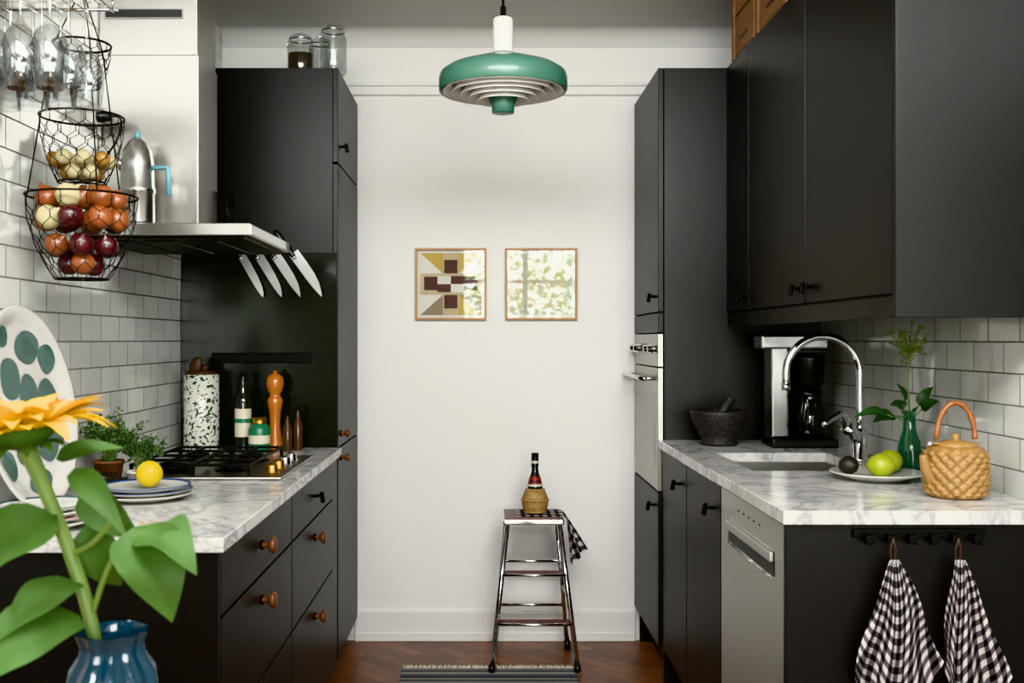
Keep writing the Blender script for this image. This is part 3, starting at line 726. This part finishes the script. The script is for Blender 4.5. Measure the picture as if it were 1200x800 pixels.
def plates(name,x,y,zz,n,r,rims,dz=.009):
    for i in range(n):
        b=B(name); k=zz+i*dz; R=r-(.004*i if i else 0)
        b.lathe([(0,0),(R*.6,0),(R*.64,.003),(R*.97,.013),(R,.016)],PORC,(x,y,k),48); b.lathe([(R,.016),(R*.985,.0175),(R*.93,.014)],rims[i%len(rims)],(x,y,k),48); b.lathe([(R*.93,.014),(R*.62,.0065),(0,.006)],PORC,(x,y,k),48)
        b.done()
plates('dinner_plate',-.925,2.185,z,4,.11,[PORC,PINKG,PORC,GREYG],.011)
plates('side_plate',-.835,2.56,z,3,.118,[PORC,BLUE,BLUE],.010)
lemon('lemon',-.825,2.56,z+.029,.033,LEMON,(1.2,.3,.5))
def herb(name,x,y,zz,pr,ph,mat,n,sp,h):
    b=B(name); b.lathe([(0,0),(pr*.75,0),(pr,ph),(pr*1.06,ph),(pr*1.04,ph+.006),(pr*.93,ph+.004),(pr*.9,ph*.85),(0,ph*.85)],mat,(x,y,zz),28)
    for i in range(n):
        a=random.uniform(0,6.28); rr=random.uniform(.2,1)*sp; hh=random.uniform(.5,1)*h
        p0=Vector((x,y,zz+ph*.85)); p2=Vector((max(x+rr*math.cos(a),XL+.02),y+rr*math.sin(a)*.8,zz+ph+hh*(1-.35*rr/sp))); p1=p0.lerp(p2,.5)+Vector((0,0,.02))
        b.tube([p0,p1,p2],.0009,STEMG,4,sub=3)
        b.leaves(20,lambda:(p1.lerp(p2,random.random())if random.random()<.85 else p0.lerp(p1,random.random()))+Vector([random.uniform(-.008,.008) for _ in range(3)]),.013,HERB)
    b.done()
herb('potted_herb',-1.02,2.82,z,.04,.06,TERRA,64,.105,.16)
herb('potted_herb',-.925,2.80,z,.038,.035,PORC,38,.075,.14)
b=B('small_bowl'); b.lathe([(0,0),(.025,0),(.045,.02),(.055,.04),(.052,.041),(.04,.02),(0,.006)],DKPOT,(-1.01,2.715,z),32); b.done()

# ---- hanging wire basket
b=B('hanging_wire_basket'); bx,by=-.957,2.47
tiers=[(1.622,1.425,.127,.062),(1.812,1.655,.096,.055),(1.985,1.885,.066,.04)]
for (zt,zb,R,r) in tiers:
    b.ring((bx,by,zt),R,.0028,BLKM,40); b.ring((bx,by,zb),r,.002,BLKM,28)
    n=14; rows=6
    prof=lambda t:r+(R-r)*(1-(1-t)**2.0)
    # hexagonal chicken-wire net
    def P(row,k,frac):
        t=min(1,max(0,(row+frac)/rows)); a=2*pi*(k+.5*(row%2))/n; rr=prof(t); return Vector((bx+rr*math.cos(a),by+rr*math.sin(a),zb+(zt-zb)*t))
    for row in range(rows):
        for k in range(n):
            lo=P(row,k,.12); hi=P(row,k,.6)
            b.tube([lo,hi],.0013,BLKM,4)
            if row<rows-1:
                for kk in ((k,k-1) if row%2==0 else (k,k+1)):
                    b.tube([hi,P(row+1,kk,.12)],.0010,BLKM,4)
            else: b.tube([hi,P(rows-1,k,1.0)],.0010,BLKM,4)
            if row==0: b.tube([P(0,k,0),lo],.0010,BLKM,4)
    for k in range(5):
        a=k*pi/5; b.tube([(bx+r*math.cos(a),by+r*math.sin(a),zb),(bx-r*math.cos(a),by-r*math.sin(a),zb)],.0012,BLKM,4)
for (lo,hi) in ((0,1),(1,2)):
    for k in range(3):
        a=pi+k*2*pi/3+.1
        p0=Vector((bx+tiers[lo][2]*math.cos(a),by+tiers[lo][2]*math.sin(a),tiers[lo][0])); p1=Vector((bx+tiers[hi][2]*math.cos(a),by+tiers[hi][2]*math.sin(a),tiers[hi][0]))
        b.tube([p0,p1],.0018,BLKM,5)
for k in range(3):
    a=pi+k*2*pi/3+.1; b.tube([(bx+.066*math.cos(a),by+.066*math.sin(a),1.985),(bx,by,2.12)],.0018,BLKM,5)
n=24
for i in range(n):
    zz=2.13+(ZC-2.135)*(i+.5)/n; hh=(ZC-2.135)/n*.62
    s=Vector((.005,0,0)) if i%2 else Vector((0,.005,0)); cc=Vector((bx,by,zz))
    b.tube([cc+s*math.cos(t)+Vector((0,0,hh*math.sin(t))) for t in [q*2*pi/8 for q in range(8)]],.0013,BLKM,4,True)
b.done()
def onion(b,p,r,mat):
    X=Euler((random.uniform(-.9,.9),random.uniform(-.9,.9),random.uniform(0,6))).to_matrix().to_4x4()
    b.lathe([(0,-r*.88),(r*.3,-r*.85),(r*.75,-r*.6),(r,-.05*r),(r*.9,r*.45),(r*.5,r*.8),(r*.2,r*.98),(r*.1,r*1.25),(0,r*1.3)],mat,p,20,X)
b=B('red_onion_pile')
for (n,rr,zz) in ((3,.032,1.460),(6,.064,1.503),(1,0,1.50)):
    for k in range(n):
        a=2*pi*k/n+rr*30; onion(b,(bx+rr*math.cos(a),by+rr*math.sin(a),zz),.028,RONION if k!=2 else ONION)
b.done()
b=B('onion_pile')
for (n,rr,zz) in ((8,.082,1.566),(2,.025,1.566),(6,.076,1.615),(1,0,1.62)):
    for k in range(n):
        a=2*pi*k/n+rr*20; m=ONION
        if k%4==3: m=GARL
        if zz<1.58 and k%3==1: m=RONION
        onion(b,(bx+rr*math.cos(a),by+rr*math.sin(a),zz),.030,m)
b.done()
b=B('garlic_bulb_pile')
for (n,rr,zz) in ((5,.034,1.678),(8,.060,1.708),(2,.02,1.705)):
    for k in range(n):
        a=2*pi*k/n+rr*20; onion(b,(bx+rr*math.cos(a),by+rr*math.sin(a),zz),.019,GARL if random.random()<.6 else SHAL)
b.done()
# ---- wine glasses + rack
b=B('glass_rack')
for x in (-1.09,-1.03,-.97,-.91,-.85): b.tube([(x,2.04,2.036),(x,2.38,2.036)],.003,CHROME,8)
for y in (2.04,2.38): b.tube([(XL,y,2.04),(-.84,y,2.04)],.004,CHROME,8)
b.box(XL,-.84,2.02,2.38,2.07,2.09,OAK,.002)
for y in (2.04,2.375): b.tube([(-.85,y,2.04),(-.85,y,2.07)],.003,CHROME,6)
b.done()
first=None
for x in (-1.062,-1.0,-.94,-.88):
    for y in (2.10,2.20,2.30):
        if first is None:
            b=B('wine_glass')
            b.lathe([(.034,0),(.033,.002),(.012,.006),(.0045,.014),(.0038,.10),(.008,.115),(.028,.135),(.038,.165),(.0375,.20),(.030,.25),(.029,.25),(.0365,.20),(.037,.165),(.027,.137),(.004,.118)],WGL,(0,0,0),32,Matrix.Rotation(pi,4,'X')); first=b.done(True); ob=first
        else:
            ob=bpy.data.objects.new('wine_glass',first.data); scene.collection.objects.link(ob)
        ob.location=(x,y+random.uniform(-.01,.01),2.041)

# ---- foreground sunflower vase on table
b=B('dining_table')
b.box(-1.0,.35,.55,1.42,.71,.74,GRAYW,.004)
for x in (-.95,.30):
    for y in (.60,1.37): b.box(x-.025,x+.025,y-.025,y+.025,0,.71,GRAYW,.004)
b.box(-.93,.28,.60,.62,.63,.71,GRAYW,.002); b.box(-.93,.28,1.35,1.37,.63,.71,GRAYW,.002); b.done()
b=B('blue_glass_vase'); o=(-.43,1.2,.741)
rib=lambda a,z,r:.0022*math.cos(a*10)
b.lathe([(0,0),(.038,0),(.043,.01),(.050,.06),(.053,.12),(.048,.155),(.037,.172),(.034,.185),(.040,.202)],BLUGL,o,80,fn=rib)
b.lathe([(.038,.202),(.031,.185),(.034,.172),(.044,.155),(.049,.12),(.04,.012),(0,.01)],BLUGL,o,48); b.done()
b=B('sunflower')
b.tube([(-.43,1.2,.78),(-.452,1.2,.94),(-.478,1.2,1.03),(-.505,1.19,1.11),(-.520,1.18,1.155)],[.007,.008,.008,.0085,.011],STEMG,12,sub=6)
hc=Vector((-.524,1.17,1.172)); ax=Vector((-.10,-.02,1)).normalized()
s1=ax.cross(Vector((0,1,0))).normalized(); s2=ax.cross(s1)
Mx=Matrix((s1,s2,ax)).transposed().to_4x4()
b.lathe([(0,-.018),(.02,-.014),(.036,-.003),(.04,.008)],LEAFG,hc,28,Mx); b.lathe([(.04,.006),(.036,.014),(.02,.017),(0,.014)],SEED,hc,28,Mx)
for ring,(n,L,el) in enumerate(((20,.068,-.05),(20,.066,.2),(18,.06,.5))):
    for k in range(n):
        a=2*pi*k/n+ring*.15+random.uniform(-.06,.06); d=s1*math.cos(a)+s2*math.sin(a); e=el+random.uniform(-.25,.25)
        p0=hc+d*.036+ax*.006; p1=p0+(d*math.cos(e)+ax*math.sin(e))*L*random.uniform(.85,1.12)
        b.leaf(p0,p1,.014,PETAL,up=ax,droop=random.uniform(.05,.2),fold=.3,shape=.8,nu=7,nv=4)
for k in range(12):
    a=2*pi*k/12; d=s1*math.cos(a)+s2*math.sin(a); p0=hc+d*.025-ax*.012; b.leaf(p0,p0+d*.03-ax*.010,.010,LEAFG,up=ax,nu=6,nv=4)
L=b.leaf
def bl(base,tip,hw,up=(0,-.6,1),**k): L(base,tip,hw,LEAFG,up=up,**k)
def pet(p): b.tube(p,.0035,STEMG,8,sub=5)
pet([(-.455,1.2,.955),(-.43,1.19,1.02),(-.40,1.18,1.06),(-.385,1.17,1.065)])
bl((-.395,1.17,1.068),(-.345,1.15,.965),.044,up=(.5,-1,.4),droop=.2,wave=.2)
pet([(-.48,1.2,1.03),(-.45,1.19,1.045),(-.42,1.18,1.075)])
bl((-.475,1.2,1.13),(-.398,1.16,1.055),.018,up=(.3,-1,.6),wave=.2)
bl((-.475,1.22,1.10),(-.41,1.24,1.04),.025,up=(0,-1,.3),wave=.15)
bl((-.50,1.21,1.14),(-.43,1.24,1.15),.014,up=(0,-1,.8))
bl((-.49,1.19,1.08),(-.575,1.12,.98),.038,up=(-.3,-1,.3),wave=.2,droop=.2)
bl((-.46,1.18,.965),(-.545,1.08,.90),.042,up=(-.2,-1,.5),wave=.2,droop=.2)
bl((-.47,1.2,1.0),(-.52,1.1,.955),.03,up=(-.2,-1,.5),wave=.15,droop=.1)
bl((-.42,1.21,1.03),(-.36,1.22,.985),.025,up=(.2,-1,.5),wave=.1)
bl((-.47,1.22,1.06),(-.44,1.26,.98),.03,up=(0,-1,.2),wave=.1)
bl((-.385,1.18,1.06),(-.315,1.14,1.02),.034,up=(.3,-.6,.8),wave=.2,droop=.2)
b.done()

# ---------------------------------------------------------------- outdoors
b=B('tree'); b.tube([(.4,-9.5,-3),(.5,-9.5,0),(.3,-9.5,2)],[.25,.2,.1],BARK,10,sub=3)
b.leaves(3000,lambda:(1.3+random.gauss(0,1.2),-9.5+random.gauss(0,.7),1.4+random.gauss(0,1.3)),.16,TREEL); b.done()
b=B('ground'); b.box(-20,20,-30,YR-.3,-3.2,-3,GRASS,0); b.done()

# ---------------------------------------------------------------- light
w=bpy.data.worlds.new('World'); scene.world=w; w.use_nodes=True
bg=w.node_tree.nodes['Background']; bg.inputs[0].default_value=(1,1,.99,1); bg.inputs[1].default_value=20
ld=bpy.data.lights.new('window_portal','AREA'); ld.shape='RECTANGLE'; ld.size=wx1-wx0; ld.size_y=wz1-wz0; ld.cycles.is_portal=True
lo=bpy.data.objects.new('window_portal',ld); lo.location=((wx0+wx1)/2,YR-.01,(wz0+wz1)/2); scene.collection.objects.link(lo)
lo.rotation_euler=Vector((0,1,0)).to_track_quat('-Z','Z').to_euler()
ld=bpy.data.lights.new('added_fill_light','AREA'); ld.shape='RECTANGLE'; ld.size=2.1; ld.size_y=.5; ld.energy=78; ld.color=(1,.99,.97)  # added fill lamp out of view, brightens back wall; no real fixture
lo=bpy.data.objects.new('added_fill_light',ld); lo.location=(.05,.9,2.42); scene.collection.objects.link(lo)
lo.rotation_euler=Vector((0,1,-.55)).to_track_quat('-Z','Z').to_euler()

cam=bpy.data.cameras.new('camera'); co=bpy.data.objects.new('camera',cam); scene.collection.objects.link(co)
co.location=(0,0,1.28); co.rotation_euler=(pi/2,0,0); cam.sensor_width=36; cam.lens=36.3; cam.shift_x=.0292; cam.shift_y=-.0017; cam.clip_start=.05
cam.dof.use_dof=True; cam.dof.focus_distance=3.3; cam.dof.aperture_fstop=7
scene.camera=co
try: scene.view_settings.view_transform='Khronos PBR Neutral'
except Exception: scene.view_settings.view_transform='Standard'
scene.view_settings.exposure=0.3
